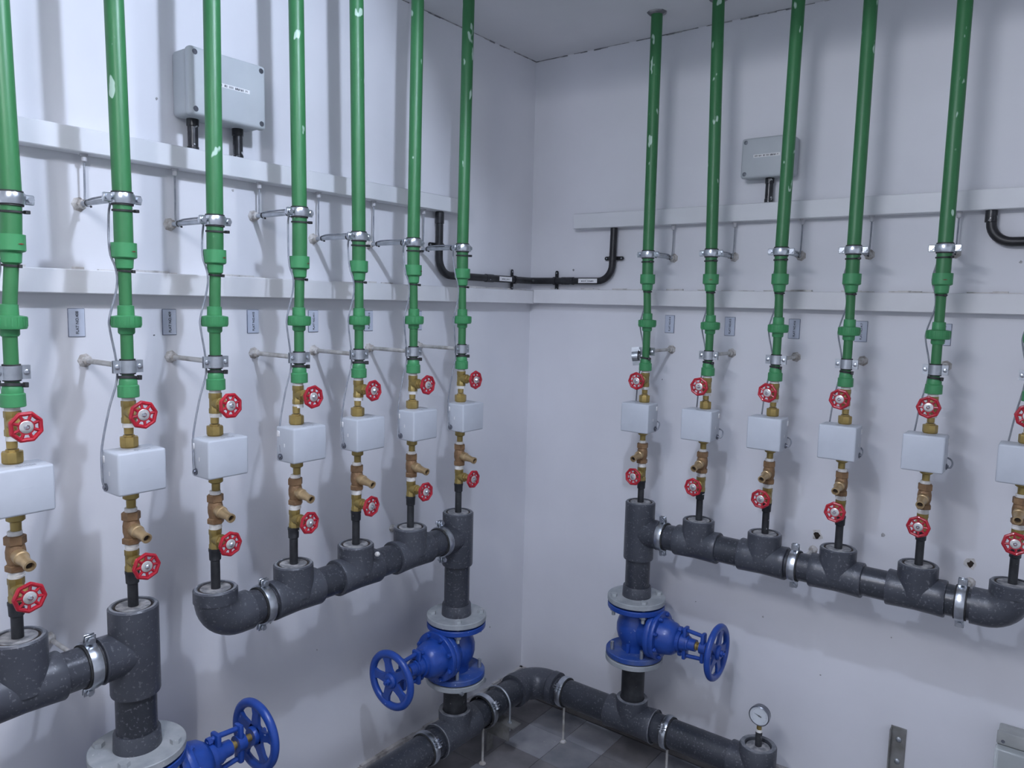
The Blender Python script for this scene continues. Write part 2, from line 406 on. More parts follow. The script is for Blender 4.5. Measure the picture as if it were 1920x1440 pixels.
# ---- conduits
def saddle(parent, o, d, wallaxis):
    """strap round the conduit at o, d along the conduit, ears across it"""
    o, d, n = Vector(o), Vector(d), Vector(wallaxis); e = d.cross(n).normalized()
    m = MB(); m.lathe([(.0125, -.006), (.0145, -.006), (.0145, .006), (.0125, .006)], o, d, 20, caps=False)
    for s in (-1, 1):
        m.obox(o + e*s*.021 - n*.010, e, d, n, .020, .013, .003)
        m.lathe([(.0065, 0), (.0065, .003)], o + e*s*.030 - n*.0115, n, 12)
    p = part('saddle', m, 'black', parent)
    for s in (-1, 1):
        part('screw', MB().lathe([(.003, 0), (.0025, .0015)], o + e*s*.028 - n*.0085, n, 10), 'zinc', p)
def arc(c, e1, e2, r, n=8):
    c, e1, e2 = Vector(c), Vector(e1), Vector(e2)
    return [c + e1*r*math.cos(PI/2*i/n) + e2*r*math.sin(PI/2*i/n) for i in range(n+1)]
cn = thing('conduit', 'black conduit looping through the corner between the two upper trunkings', 'conduit', (0, 0, 0))
CO, CZ, R0 = .020, 1.591, .055
pts = [Vector((CO, -.519, 1.785))] + arc((CO, -.519+R0, CZ+R0), (0, -1, 0), (0, 0, -1), R0) + arc((CO+.022, -CO-.022, CZ), (-1, 0, 0), (0, 1, 0), .022, 6) + \
      arc((.352-R0, -CO, CZ+R0), (0, 0, -1), (1, 0, 0), R0) + [Vector((.354, -CO, 1.768))]
part('pipe', MB().tube(pts, .0118, 16), 'black', cn)
saddle(cn, (CO, -.521, 1.683), (0, 0, 1), (1, 0, 0)); saddle(cn, (CO, -.128, CZ), (0, 1, 0), (1, 0, 0))
saddle(cn, (.122, -CO, CZ), (1, 0, 0), (0, -1, 0)); saddle(cn, (.353, -CO, 1.667), (0, 0, 1), (0, -1, 0))
part('coupler', MB().lathe([(.0118, 0), (.014, .001), (.014, .035), (.0118, .036)], (CO, -.519, 1.748), (0, 0, 1), 16), 'tape', cn)
part('coupler', MB().lathe([(.0118, 0), (.0136, .001), (.0136, .04), (.0118, .041)], (CO, -.290, CZ), (0, 1, 0), 16), 'tape', cn)
part('coupler', MB().lathe([(.0118, 0), (.0136, .001), (.0136, .05), (.0118, .051)], (.150, -CO, CZ), (1, 0, 0), 16), 'tape', cn)
def glyphs(L, h, seed, words):
    m = MB(); rnd = random.Random(seed); x = 0; tot = sum(words)+len(words)-1; cw = L/tot
    for wd in words:
        for c in range(wd):
            m.box((x+cw*.1, -.0003, rnd.choice((0, 0, h*.1))), (x+cw*.32, 0, h))
            if rnd.random() < .6: m.box((x+cw*.1, -.0003, h*rnd.choice((0, .42, .8))), (x+cw*.8, 0, h*rnd.choice((.55, 1.))))
            if rnd.random() < .6: m.box((x+cw*.6, -.0003, 0), (x+cw*.8, 0, h))
            x += cw
        x += cw
    return m
st = part('sticker', MB().box((.005, -.0002, -.0075), (.080, .0002, .0075)), 'strip', cn, loc=(.222, -CO-.0128, CZ))
part('lettering', glyphs(.05, .004, 3, (4, 5)), 'ink', st, loc=(.017, -.0003, -.003))
st = part('sticker', MB().box((0, -.0002, -.0075), (.070, .0002, .0075)), 'strip', cn, loc=(CO+.0128, -.228, CZ), rot=(0, 0, PI/2))
part('lettering', glyphs(.045, .004, 4, (4, 4)), 'ink', st, loc=(.013, -.0003, -.003))
cn2 = thing('conduit', 'black conduit bending out from under the upper trunking at the right edge', 'conduit', (0, 0, 0))
p2 = [Vector((1.430, -CO, 1.768))] + arc((1.432+.048, -CO, 1.689+.048), (-1, 0, 0), (0, 0, -1), .048) + [Vector((2.4, -CO, 1.689))]
part('pipe', MB().tube(p2, .0118, 16), 'black', cn2)
part('coupler', MB().lathe([(.0118, 0), (.0138, .001), (.0138, .03), (.0118, .031)], (1.4305, -CO, 1.738), (0, 0, 1), 16), 'tape', cn2)
saddle(cn2, (1.53, -CO, 1.689), (1, 0, 0), (0, -1, 0))

# ---- junction boxes
def jbox(label, loc, rot, W, Hh, D, stubs, wl0, words):
    t = thing('junction_box', label, 'junction box', loc, rot)
    part('body', MB().box((0, -D*.72, 0), (W, 0, Hh), .010, 3), 'jbox', t)
    cv = part('cover', MB().box((-.0015, -D, -.0015), (W+.0015, -D*.70, Hh+.0015), .0075, 3), 'jbox', t)
    for sx in (.011, W-.011):
        for sz in (.011, Hh-.011):
            part('screw_recess', MB().ring((sx, -D+.0005, sz), (0, -1, 0), .0038, .0058, .0012, 16), 'metermark', cv, key='rec')if 0 else None
            part('screw', MB().lathe([(.0062, 0), (.0055, .0008), (.003, .001), (.003, .0016), (.0, .0018)], (sx, -D+.0002, sz), (0, -1, 0), 16), 'gaugecase', cv)
    s = part('label_strip', MB().box((0, -.0003, 0), (W*wl0, 0, .0085)), 'strip', t, loc=(W*(.5-wl0/2), -D-.0002, Hh*.50))
    part('lettering', glyphs(W*wl0*.92, .0048, 9, words), 'ink', s, loc=(W*wl0*.04, -.0004, .0018))
    for sx in stubs:
        g = part('conduit_stub', MB().lathe([(.0125, 0), (.0125, .012), (.0112, .013), (.0112, .056), (.013, .057), (.013, .072)], (sx, -.024, -.072), (0, 0, 1), 18), 'tape', t)
    return t
jbox('large grey junction box with two black conduit stubs high on the left wall', (0, -1.366, 1.898), PI/2, .185, .140, .078, (.034, .146), .55, (8, 2, 3, 6, 2))
jbox('small grey junction box with one black conduit stub on the right wall', (.795, 0, 1.890), 0, .148, .112, .060, (.075,), .52, (8, 2, 3, 6, 2))

# ---- flat number signs
FLAT = {'L2': 408, 'L3': 409, 'L4': 410, 'L5': 411, 'L6': 412, 'L7': 413, 'R1': 414, 'R2': 415, 'R3': 416, 'R4': 417, 'R5': 418}
for k, n in FLAT.items():
    a = axis(k, 1.37) + (.000 if k[0] == 'L' else -.008)
    if k == 'L2': a = -1.579
    a -= .002
    loc = (0, a, 1.420) if k[0] == 'L' else (a, 0, 1.424)
    t = thing('flat_number_sign', 'flat number %d sign, small upright plate on the wall behind the %s riser' % (n, which(k).replace('from the corner on', 'from the corner of')), 'sign', loc, rz(k), 'flat number signs')
    t['label'] = 'flat number %d sign behind riser, %s' % (n, which(k))
    part('plate', MB().box((-.0165, -.0025, 0), (.0165, 0, .058), .0008, 1), 'signedge', t, key='pl')
    part('face', MB().box((-.0153, -.0029, .0012), (.0153, -.0024, .0568)), 'sign', t, key='pf')
    text_part('lettering', 'FLAT NO.%d' % n, 'ink', t, .0080, (.001, -.0031, .029), (PI/2, -PI/2, 0))

# ---- riser parts
def riser(k):
    zb = 1.312; p = place(k, 1.37); a0 = axis(k, 1.37)
    t = thing('riser_pipe', 'green plastic riser pipe with union, ' + which(k), 'pipe', (p[0], p[1], zb), rz(k), 'green riser pipes')
    aT, aC = axis(k, H)-a0, axis(k, 1.67)-a0
    z = lambda q: q-zb
    part('pipe', MB().tube([(aC*.75, 0, z(1.590)), (aC, 0, z(1.67)), (aT, 0, z(H+.02))], .0168, 28), 'green', t)
    part('reducer', lambda: MB().lathe([(.0165, .0), (.0225, .001), (.0225, -.0255), (.0205, -.0275), (.0165, -.029), (.0152, -.046), (.0115, -.049)], (0, 0, z(1.604)), (0, 0, -1) if 0 else (0, 0, 1), 28), 'green2', t, key='red', loc=(aC*.7, 0, 0))
    rd = [c for c in t.children if c.name.startswith('reducer')][0]
    if k in ('L1', 'L2', 'L3', 'L4', 'L6', 'R5', 'R2'):
        part('marker_stroke', lambda: MB().prism([(-.006, 0), (0, .0012), (.0065, -.0004), (.0002, -.0012)], (.008, -.0212, z(1.589)), (.93, .36, .05), (0, 0, 1), (.36, -.93, 0), .0006), 'redmark', rd, key='mk')
    part('thin_pipe', MB().tube([(0, 0, z(1.46)), (aC*.7, 0, z(1.560))], .0113, 24), 'green3', t)
    part('union', lambda: MB().lathe([(.0113, .036), (.0145, .035), (.0150, .017), (.0265, .015), (.0268, -.003), (.0258, -.005), (.0255, -.006), (.0150, -.007), (.0150, -.016), (.0128, -.019), (.0110, -.019)], (0, 0, z(1.452)), (0, 0, 1), 36), 'green2', t, key='uni')
    un = [c for c in t.children if c.name.startswith('union')][0]
    def ribs():
        m = MB()
        for i in range(18):
            a = 2*PI*i/18; m.obox((.0267*math.cos(a), .0267*math.sin(a), z(1.452)+.006), (math.cos(a), math.sin(a), 0), (-math.sin(a), math.cos(a), 0), (0, 0, 1), .0014, .0028, .015)
        return m
    part('grip_rib', ribs, 'green2', un, key='ribs', kind='stuff')
    part('thin_pipe', lambda: MB().cyl((0, 0, z(1.345)), (0, 0, z(1.436)), .0113, 24), 'green3', t, key='thin2')
    part('adapter', lambda: MB().lathe([(.0113, .042), (.0150, .036), (.0165, .030), (.0165, .024), (.0192, .022), (.0195, .001), (.0185, 0), (.010, 0)], (0, 0, 0), (0, 0, 1), 30), 'green2', t, key='adp')
    return t
def rod_and_anchor(t, L, r, m='rod'):
    part('rod', lambda: MB().cyl((0, .018, 0), (0, L, 0), r, 12), m, t, key='rod%.4f%s%.3f' % (r, m, L))
    part('anchor', lambda: MB().lathe([(.0062, 0), (.0095, .002), (.0098, .008), (.0075, .009), (.0085, .012), (.0125, .0155), (.015, .0178)], (0, L-.018, 0), (0, 1, 0), 7), 'plaster', t, key='anch%.3f' % L)
def clamp_upper(k):
    z = CLAMPZ.get(k, 1.665); p = place(k, z)
    t = thing('pipe_clamp', 'shiny upper riser clamp on wall rod, ' + which(k), 'clamp', p, rz(k), 'upper riser clamps')
    def band():
        m = MB(); m.lathe([(.0190, -.0095), (.0208, -.0095), (.0225, -.004), (.0225, .004), (.0208, .0095), (.0190, .0095), (.0190, -.0095)], (0, 0, 0), (0, 0, 1), 32, caps=False)
        for s in (-1, 1): m.box((s*.0275-.008, -.0035, -.0085), (s*.0275+.008, .0035, .0085), .0015, 1)
        m.lathe([(.008, 0), (.008, .012), (.0055, .013)], (0, .020, 0), (0, 1, 0), 6)
        return m
    part('band', band, 'zinc', t, key='cu')
    part('liner', lambda: MB().ring((0, 0, -.0125), (0, 0, 1), .0165, .0192, .025, 28), 'rubber', t, key='cl')
    for s in (-1, 1):
        part('bolt', lambda: MB().lathe([(.0055, 0), (.0055, .004), (.0035, .0045), (.0035, .014), (.0055, .0145), (.0055, .019)], (0, .0095, 0), (0, -1, 0), 6), 'zinc', t, key='cb', loc=(s*.0285, 0, 0))
    rod_and_anchor(t, OFF, .0052, 'zincdull')
def clamp_lower(k):
    p = place(k, 1.371)
    t = thing('pipe_clamp', 'flat two screw lower riser clamp, ' + which(k), 'clamp', p, rz(k), 'lower riser clamps')
    def band(front=True):
        m = MB(); n = 10; r0, r1 = .0135, .0155; pr = []
        for i in range(n+1):
            a = PI + PI*i/n; pr.append((r1*math.cos(a), r1*math.sin(a)))
        outer = [(-.028, -.004)] + [q for q in pr if abs(q[0]) < r1*.97] + [(.028, -.004)]
        inner = [(q[0]*.86, q[1]*.86) for q in reversed([q for q in pr if abs(q[0]) < r1*.97])]
        poly = outer + [(.028, -.0015)] + inner + [(-.028, -.0015)]
        s = 1 if front else -1
        m.prism([(a, b*s) for a, b in poly], (0, 0, -.012), (1, 0, 0), (0, 1, 0), (0, 0, 1), .024)
        return m
    loose = k == 'R1'
    if not loose:
        part('front_strap', lambda: band(True), 'zincdull', t, key='f')
    part('back_strap', lambda: band(False), 'zincdull', t, key='b')
    if loose:
        q = part('front_strap', lambda: band(True), 'zincdull', t, key='f'); q.location = (-.030, -.006, -.016); q.rotation_euler = (0, PI/2*.92, .35)
        q = part('liner', lambda: MB().torus((0, 0, 0), (1, .35, 0), .013, .0032, 24, 8), 'rubber', t); q.location = (-.022, -.004, -.014)
    else:
        part('liner', lambda: MB().ring((0, 0, -.0145), (0, 0, 1), .0113, .0142, .029, 24), 'rubber', t, key='l')
    for s in (-1, 1):
        part('screw', lambda: MB().lathe([(.005, 0), (.0048, .0025), (.003, .0035), (.0, .0036)], (0, -.004, 0), (0, -1, 0), 14), 'zinc', t, key='s', loc=(s*.0215, 0, 0))
    part('nut', lambda: MB().lathe([(.0075, 0), (.0075, .010)], (0, .0135, 0), (0, 1, 0), 6), 'zincdull', t, key='n')
    rod_and_anchor(t, OFF, .0054)
def wheel_mesh():
    m = MB(); n = 8
    def rf(a):
        f = ((a/(2*PI/n)) % 1)-.5
        return .93+.085*abs(2*f)**1.6
    m.torus((0, 0, 0), (0, -1, 0), .0235, .0038, 64, 8, rf)
    m.ring((0, .0018, 0), (0, -1, 0), .0095, .0132, .0036, 28)
    u, v, d = frame((0, -1, 0))
    for i in range(n):
        a = 2*PI*i/n; e = u*math.cos(a)+v*math.sin(a)
        m.tube([e*.0125, e*.0235], .0029, 8)
    return m
def gate_valve(k, zc, which_end, spin):
    zb = zc-.024; p = place(k, zc)
    t = thing('gate_valve', 'red wheel brass valve %s, %s' % (which_end, which(k)), 'valve', (p[0], p[1], zb), rz(k), 'red wheel gate valves ' + which_end.split(' the')[0])
    def body():
        m = MB()
        m.lathe([(.0128, .002), (.0135, .002), (.0135, .012), (.0125, .0135), (.0125, .033), (.0135, .0345), (.0135, .045), (.0128, .045)], seg=8, ph=PI/8)
        m.lathe([(.0118, 0), (.0118, .047)], seg=20)
        m.lathe([(.0122, 0), (.0122, .017), (.0135, .0175), (.0135, .023), (.010, .0245)], (0, 0, .0235), (0, -1, 0), 18)
        return m
    part('body', body, 'brass', t, key='gb')
    part('bonnet', lambda: MB().lathe([(.0118, .0235), (.0118, .030), (.0085, .031), (.0075, .042), (.0055, .043), (.004, .058)], (0, 0, .0235), (0, -1, 0), 6), 'brass2', t, key='gbon')
    for zz, h in ((-.0065, .0085), (.0455, .0075)):
        part('thread_tape', lambda: MB().lathe([(.0112, 0), (.0122, .001), (.0119, .5), (.0122, .999), (.0112, 1)], seg=20), 'ptfe', t, key='tt').scale = (1, 1, h)
        t.children[-1].location = (0, 0, zz)
    hw = part('handwheel', wheel_mesh, 'red', t, key='hw', loc=(0, -.056, .0235), rot=(random.uniform(-.05, .05), spin, random.uniform(-.06, .06)))
    part('hub_plate', lambda: MB().lathe([(.0108, 0), (.0108, .0012), (.010, .0018), (.006, .002)], (0, -.001, 0), (0, -1, 0), 24), 'plate', hw, key='hp')
    part('nut', lambda: MB().lathe([(.0046, 0), (.0046, .003), (.0032, .0042), (.0022, .0058), (.001, .006)], (0, -.0028, 0), (0, -1, 0), 6), 'zinc', hw, key='hn')
def meter(k):
    p = place(k, 1.16); zb = 1.088; s = -1 if k[0] == 'L' else 1          # s: side the cable port is on
    c = -.001 if k[0] == 'L' else -.005
    t = thing('water_meter', 'light grey box water meter, ' + which(k), 'water meter', (p[0], p[1], zb), rz(k), 'box water meters')
    z0, z1 = (1.132 if k[0] == 'L' else 1.124)-zb, 1.2140-zb; zn = 1.2105-zb
    def housing():
        m = MB(); m.box((c-.0465, -.053, z0), (c+.0465, .013, z1), .0045, 3); return m
    h = part('housing', housing, 'meter', t, key='h'+k[0])
    part('clip', lambda: MB().box((c+s*.0460-.002, -.001, z1-.024), (c+s*.0460+.002, .009, z1-.010), .0012, 1), 'strip', h, key='s'+k[0])
    part('seal_mark', lambda: MB().box((c+s*.0463-.0006, -.020, z0+.036), (c+s*.0463+.0006, -.017, z0+.044)), 'strip', h, key='sm'+k[0])
    part('port', lambda: MB().lathe([(.0075, 0), (.0075, .003), (.0045, .0035), (.004, .006)], (c+s*.0460, -.004, z0+.012), (s, 0, 0), 16), 'gaugecase', h, key='p'+k[0])
    def relief():
        m = MB(); rnd = random.Random(2)
        for i in range(9):
            x = c-.008+i*.0036; m.box((x, -.043+rnd.uniform(0, .003), z1-.0005), (x+.0022, -.030-rnd.uniform(0, .004), z1+.0004))
        return m
    part('raised_mark', relief, 'metermark', h, key='r'+k[0])
    part('logo', lambda: MB().prism([(-.012, 0), (-.006, .0022), (0, .001), (.006, .0024), (.012, .0006), (.006, -.001), (-.004, -.0012)], (c+.004, -.0528, z0+.046), (1, 0, 0), (0, 0, 1), (0, -1, 0), .0005), 'meter', h, key='l'+k[0])
    def upper():
        m = MB(); m.lathe([(.0085, .030), (.0088, .046)], (0, 0, zn), seg=18)
        m.lathe([(.0140, 0), (.0148, .0008), (.0148, .004), (.0150, .0042)], (0, 0, zn), seg=20); m.lathe([(.0150, .004), (.0168, .0055), (.0172, .007), (.0172, .0225), (.0166, .0245), (.0110, .0252), (.0105, .028), (.0085, .0285)], (0, 0, zn), seg=8); return m
    part('upper_nut', upper, 'brass2', t, key='un')
    def lower():
        m = MB(); m.lathe([(.0145, .045), (.0148, .028), (.0148, .0255), (.0105, .0225), (.0088, .022), (.0086, .001)], (0, 0, 0), seg=20); return m
    part('lower_nut', lower, 'brass', t, key='ln')
def strainer(k):
    p = place(k, 1.06); zb = 1.0224
    t = thing('strainer', 'bronze strainer with angled plug spout, ' + which(k), 'strainer', (p[0], p[1], zb), rz(k), 'bronze strainers')
    part('body', lambda: MB().lathe([(.012, 0), (.0135, .002), (.0138, .016), (.0158, .024), (.0160, .036), (.0142, .046), (.0125, .050), (.012, .064)], seg=20), 'bronze', t, key='b')
    for z, h in ((.0, .0125), (.0475, .0165)):
        part('hex_end', lambda: MB().lathe([(.0155, 0), (.0175, .0015), (.0175, h-.0015), (.0155, h)], seg=6, ph=.25), 'bronze', t, key='h%.4f' % h, loc=(0, 0, z))
    d = Vector((0, -.985, -.17))
    sp = part('plug_spout', lambda: MB().lathe([(.0125, 0), (.0125, .016), (.0130, .017), (.0130, .026), (.0112, .0275), (.0088, .045), (.0086, .054), (.0098, .0545), (.0098, .061), (.0068, .0612), (.0058, .054)], (0, 0, .032), d, 20), 'bronze2', t, key='s')
    part('opening', lambda: MB().lathe([(.0058, .0542), (.0058, .0547)], (0, 0, .032), d, 16), 'hole', sp, key='o')
    part('thread_tape', lambda: MB().lathe([(.0108, 0), (.0118, .001), (.0116, .006), (.0118, .0075), (.0108, .0085)], (0, 0, .0635), seg=20), 'ptfe', t, key='t')
    part('thread_tape', lambda: MB().lathe([(.0118, 0), (.0130, .0008), (.0130, .004), (.0118, .0046), (.0118, .0052), (.0130, .0058), (.0128, .010), (.0118, .0106)], (0, 0, -.0105), seg=20), 'ptfe', t, key='t2')
def nipple(k):
    zt = PVCTOP.get(k, .880); p = place(k, .92)
    t = thing('black_nipple', 'short black pipe below lower valve, ' + which(k), 'pipe', (p[0], p[1], zt-.006), rz(k), 'black stub pipes')
    L = .945-(zt-.006)
    part('pipe', MB().lathe([(.0098, 0), (.0098, L+.004)], seg=20), 'blackpipe', t)
    part('socket', MB().lathe([(.0105, L-.004), (.0122, L-.002), (.0128, L+.016), (.0135, L+.017), (.0135, L+.0225), (.011, L+.023)], seg=20), 'blackpipe', t)
def cable(k):
    L = k[0] == 'L'; zc = CLAMPZ.get(k, 1.665); p = place(k, 1.37)
    t = thing('meter_cable', 'thin grey cable strapped along riser, ' + which(k), 'cable', (p[0], p[1], 1.12), rz(k), 'meter signal cables')
    Z = 1.12; cx = .005 if L else -.008; aC = axis(k, 1.67)-axis(k, 1.37)
    tb = 1.785 if L else 1.768
    pts = [(aC+.004, .160, tb-Z), (aC+.004, .161, 1.72-Z), (aC+.003, .158, zc-Z+.006), (aC+.003, .130, zc-Z+.0085), (aC, .060, zc-Z+.0085), (aC-.004, .035, zc-Z+.004), (aC-.016, .022, zc-Z-.03),
           (aC*.7-.023, .008, 1.59-Z), (aC*.5-.014, .004, 1.555-Z), (-.013, .006, 1.52-Z), (-.027, .008, 1.465-Z), (-.027, .008, 1.44-Z), (-.016, .012, 1.385-Z), (-.0165, .010, 1.345-Z)]
    if L: pts += [(-.034, .008, 1.29-Z), (-.050, .006, 1.22-Z), (-.0545, .0, 1.175-Z), (-.0545, -.003, 1.152-Z), (-.050, -.004, 1.144-Z)]
    else: pts += [(-.026, .008, 1.29-Z), (-.034, .015, 1.235-Z), (-.037, .024, 1.19-Z), (-.015, .030, 1.165-Z), (.028, .028, 1.156-Z), (.047, .016, 1.152-Z), (.0535, .002, 1.144-Z), (.050, -.003, 1.134-Z), (.043, -.004, 1.136-Z)]
    part('cord', MB().tube(smooth_path(pts, 5), .0021, 8), 'cable', t)
    g = part('gland', lambda: MB().lathe([(.0075, 0), (.0075, .003), (.0055, .004), (.0055, .014), (.003, .016)], (0, 0, 0), (0, 0, -1), 12), 'cablewhite', t, key='g', loc=(aC+.004, .160, tb-Z))
    def tie():
        m = MB(); m.lathe([(.0120, -.0018), (.0135, -.0018), (.0135, .0018), (.0120, .0018), (.012, -.0018)], seg=24, caps=False)
        m.box((.008, -.0155, -.003), (.0135, -.009, .003), .0006, 1); return m
    q = part('zip_tie', tie, 'rubber', t, key='zt', loc=(aC*.5, 0, 1.553-Z), rot=(.06, .03, 0))
    q = part('zip_tie', tie, 'rubber', t, key='zt', loc=(0, 0, 1.350-Z), rot=(-.08, .12, .3)); q.scale = (1.22, 1.22, 1.5)
    q = part('zip_tie', tie, 'rubber', t, key='zt', loc=(aC, 0, zc-.022-Z), rot=(.03, -.03, .2)); q.scale = (1.42, 1.42, 1)
    for y in (.140, .042):
        q = part('zip_tie', tie, 'rubber', t, key='zt', loc=(aC, y, zc-Z), rot=(PI/2, 0, 0)); q.scale = (.52, .52, .8)
for i, k in enumerate(RIS):
    riser(k); clamp_upper(k); clamp_lower(k)
    gate_valve(k, 1.284, 'above the meter', random.uniform(0, .78)); meter(k); strainer(k)
    gate_valve(k, .989, 'below the strainer', random.uniform(0, .78)); nipple(k); cable(k)

# ---------------------------------------------------------------- grey PVC manifolds
RP, RT = .0385, .0465
def bush(par, r, key):
    b = part('bush', lambda: MB().lathe([(r*.685, -.004), (r*.685, .004), (r*.67, .0047), (.011, .0035)], (0, 0, -.0052), (0, 0, 1), 30), 'dust', par, key='b'+key)
    return b
def socket_top(m, r, z0, z1, wall=.78):
    m.lathe([(r, z0), (r, z1-.003), (r-.003, z1), (r*wall+.002, z1), (r*wall, z1-.002), (r*wall, z1-.022)], seg=36, caps=False)
def tee_h(run=.066, top=.078):
    """horizontal run along X, socket upwards; origin at the socket mouth"""
    m = MB(); zc = -top
    m.lathe([(RP, -run-.001), (RT-.0015, -run), (RT-.0005, -run+.002), (RT-.0015, -run+.02), (RT-.003, 0), (RT-.0015, run-.02), (RT-.0005, run-.002), (RT-.0015, run), (RP, run+.001)], (0, 0, zc), (1, 0, 0), 36)
    socket_top(m, RT, zc, 0)
    return m
def tee_v(side, top, bot, zax):
    m = MB(); m.lathe([(RP, bot-.001), (RT-.001, bot), (RT, bot+.003), (RT, -.003), (RT-.003, 0), (RT*.78+.002, 0), (RT*.78, -.002), (RT*.78, -.022)], seg=36, caps=False)
    m.lathe([(RT-.003, 0), (RT-.002, .066), (RT-.0005, .068), (RT-.002, .070), (RP, .071)], (0, 0, zax), (side, 0, 0), 36)
    return m
def elbow_up(side, top):
    """socket up, arm along side*X"""
    m = MB(); zc = -top; r = .050
    socket_top(m, RT, zc+r-.004, 0)
    pts = [Vector((0, 0, zc+r))] + [Vector((side*r*(1-math.cos(a)), 0, zc+r-r*math.sin(a))) for a in [PI/2*i/10 for i in range(1, 11)]] + [Vector((side*.078, 0, zc))]
    m.tube(pts, RT-.002, 36)
    return m
def seat_hole(parent, r):
    part('gap_ring', lambda: MB().ring((0, 0, -.006), (0, 0, 1), r*.688, r*.778, .0042, 30), 'hole', parent, key='gr%.3f' % r)
MZ = .805
def manifold(label, keys, kinds, rot, a_end=None):
    k0 = keys[0]; p = place(k0, .89)
    root = thing('pipe_manifold', label, 'pipe', (p[0], p[1], MZ), rot)
    a0 = axis(k0, .89); prev = None
    for k, kind in zip(keys, kinds):
        x = axis(k, .89)-a0; top = PVCTOP.get(k, .880)-MZ
        key = kind+'%.3f' % top
        if kind == 'tee': o = part('tee', lambda: tee_h(.066, top), 'pvc2', root, key=key)
        elif kind in ('elbowR', 'elbowL'): o = part('elbow', lambda: elbow_up(1 if kind == 'elbowR' else -1, top), 'pvc2', root, key=key)
        else: o = part('vertical_tee', lambda: tee_v(1 if kind == 'vteeR' else -1, 0, -(top+.088), -top), 'pvc2', root, key=key)
        o.location = (x, 0, top)
        bush(o, RT, 'm'); seat_hole(o, RT)
        part('mouth_rim', lambda: MB().ring((0, 0, -.0002), (0, 0, 1), RT*.78+.002, RT-.003, .0006, 36), 'rim', o, key='mr')
        if prev is not None:
            part('pipe', MB().cyl((prev+.02, 0, 0), (x-.02, 0, 0), RP, 36), 'pvc', root)
        prev = x
    if a_end is not None:
        x0 = 0.0
        part('pipe', MB().cyl((a_end-a0, 0, 0), (x0-.02, 0, 0), RP, 36), 'pvc', root)
    return root
m1 = manifold('dark grey manifold of tees at the left edge feeding the two nearest risers', ['L1', 'L2'], ['tee', 'vteeL'], PI/2, -2.4)
m2 = manifold('dark grey manifold on the left wall with elbow, three tees and a standing end', ['L3', 'L4', 'L5', 'L6', 'L7'], ['elbowR', 'tee', 'tee', 'tee', 'vteeL'], PI/2)
m3 = manifold('dark grey manifold on the right wall with four tees between standing end and elbow', ['R1', 'R2', 'R3', 'R4', 'R5', 'R6'], ['vteeR', 'tee', 'tee', 'tee', 'tee', 'elbowL'], 0)
# drop pipes from the standing tees to the blue valves
FLT = {'L2': .603, 'L7': .561, 'R1': .595}       # top of the upper grey flange
def drop(root, k):
    x = axis(k, .89)-axis({'L2': 'L1', 'L7': 'L3', 'R1': 'R1'}[k], .89)
    part('drop_pipe', MB().cyl((x, 0, FLT[k]+.004-MZ), (x, 0, MZ-.06-MZ), RP, 36), 'pvc', root)
    part('stub_collar', MB().lathe([(RP, .034), (RP+.004, .034), (RP+.0055, .031), (RP+.007, .0), (RP+.007, -.02)], (x, 0, FLT[k]-MZ), (0, 0, 1), 36), 'pvc2', root)
for r_, k in ((m1, 'L2'), (m2, 'L7'), (m3, 'R1')): drop(r_, k)
part('glue_drip', MB().lathe([(.002, 0), (.006, .004), (.0065, .010), (.003, .014)], (axis('L5', .89)-axis('L3', .89)+.030, -.040, .047), (.2, -.8, .2), 9), 'ptfe', m2)

# ---- manifold wall clamps
def pipe_ring(label, side, a, z, r, off=OFF, floor_rod=False, rotx=0.0):
    loc = (off, a, z) if side == 'L' else (a, -off, z)
    t = thing('pipe_bracket', label, 'clamp', loc, PI/2 if side == 'L' else 0, 'manifold clamps' if not floor_rod else 'floor pipe clamps')
    def band():
        m = MB(); m.lathe([(r+.003, -.010), (r+.006, -.010), (r+.0075, -.004), (r+.0075, .004), (r+.006, .010), (r+.003, .010), (r+.003, -.010)], (0, 0, 0), (1, 0, 0), 44, caps=False)
        for s in (-1, 1):
            for q in (-1, 1):
                m.box((-.010, q*.004-.0015, s*(r+.014)-.010), (.010, q*.004+.0015, s*(r+.014)+.010), .001, 1)
        return m
    rt = (rotx, 0, 0)
    part('band', band, 'zinc', t, key='pb%.3f' % r, rot=rt)
    part('liner', lambda: MB().ring((-.0135, 0, 0), (1, 0, 0), r, r+.0035, .027, 44), 'rubber', t, key='pl%.3f' % r, rot=rt)
    for s in (-1, 1):
        part('bolt', lambda: MB().lathe([(.0065, 0), (.0065, .006), (.004, .0065), (.004, .020), (.0065, .0205), (.0065, .026)], (0, .013, 0), (0, -1, 0), 6), 'zinc', t, key='pbo', loc=Matrix.Rotation(rotx, 3, 'X') @ Vector((0, 0, s*(r+.016))), rot=rt)
    if floor_rod:
        part('rod', MB().cyl((0, 0, -r-.006), (0, 0, -z), .004, 10), 'rod', t)
        part('foot', MB().lathe([(.012, 0), (.010, .004), (.005, .007)], (0, 0, -z), (0, 0, 1), 9), 'plaster', t)
    else:
        part('rod', MB().cyl((0, r+.006, 0), (0, off, 0), .0045, 10), 'rod', t)
        part('anchor', MB().lathe([(.006, 0), (.011, .008), (.013, .018)], (0, off-.018, 0), (0, 1, 0), 9), 'plaster', t)
    return t
pipe_ring('galvanised ring clamp on the manifold at the left edge, beside its standing tee', 'L', -1.658, MZ, RP, rotx=.12)
pipe_ring('galvanised ring clamp beside the elbow of the left wall manifold', 'L', -1.276, MZ, RP, rotx=.1)
pipe_ring('galvanised ring clamp beside the standing tee of the left wall manifold', 'L', -.668, MZ, RP, rotx=-.1)
pipe_ring('galvanised ring clamp beside the standing tee of the right wall manifold', 'R', .657, MZ, RP, rotx=.08)
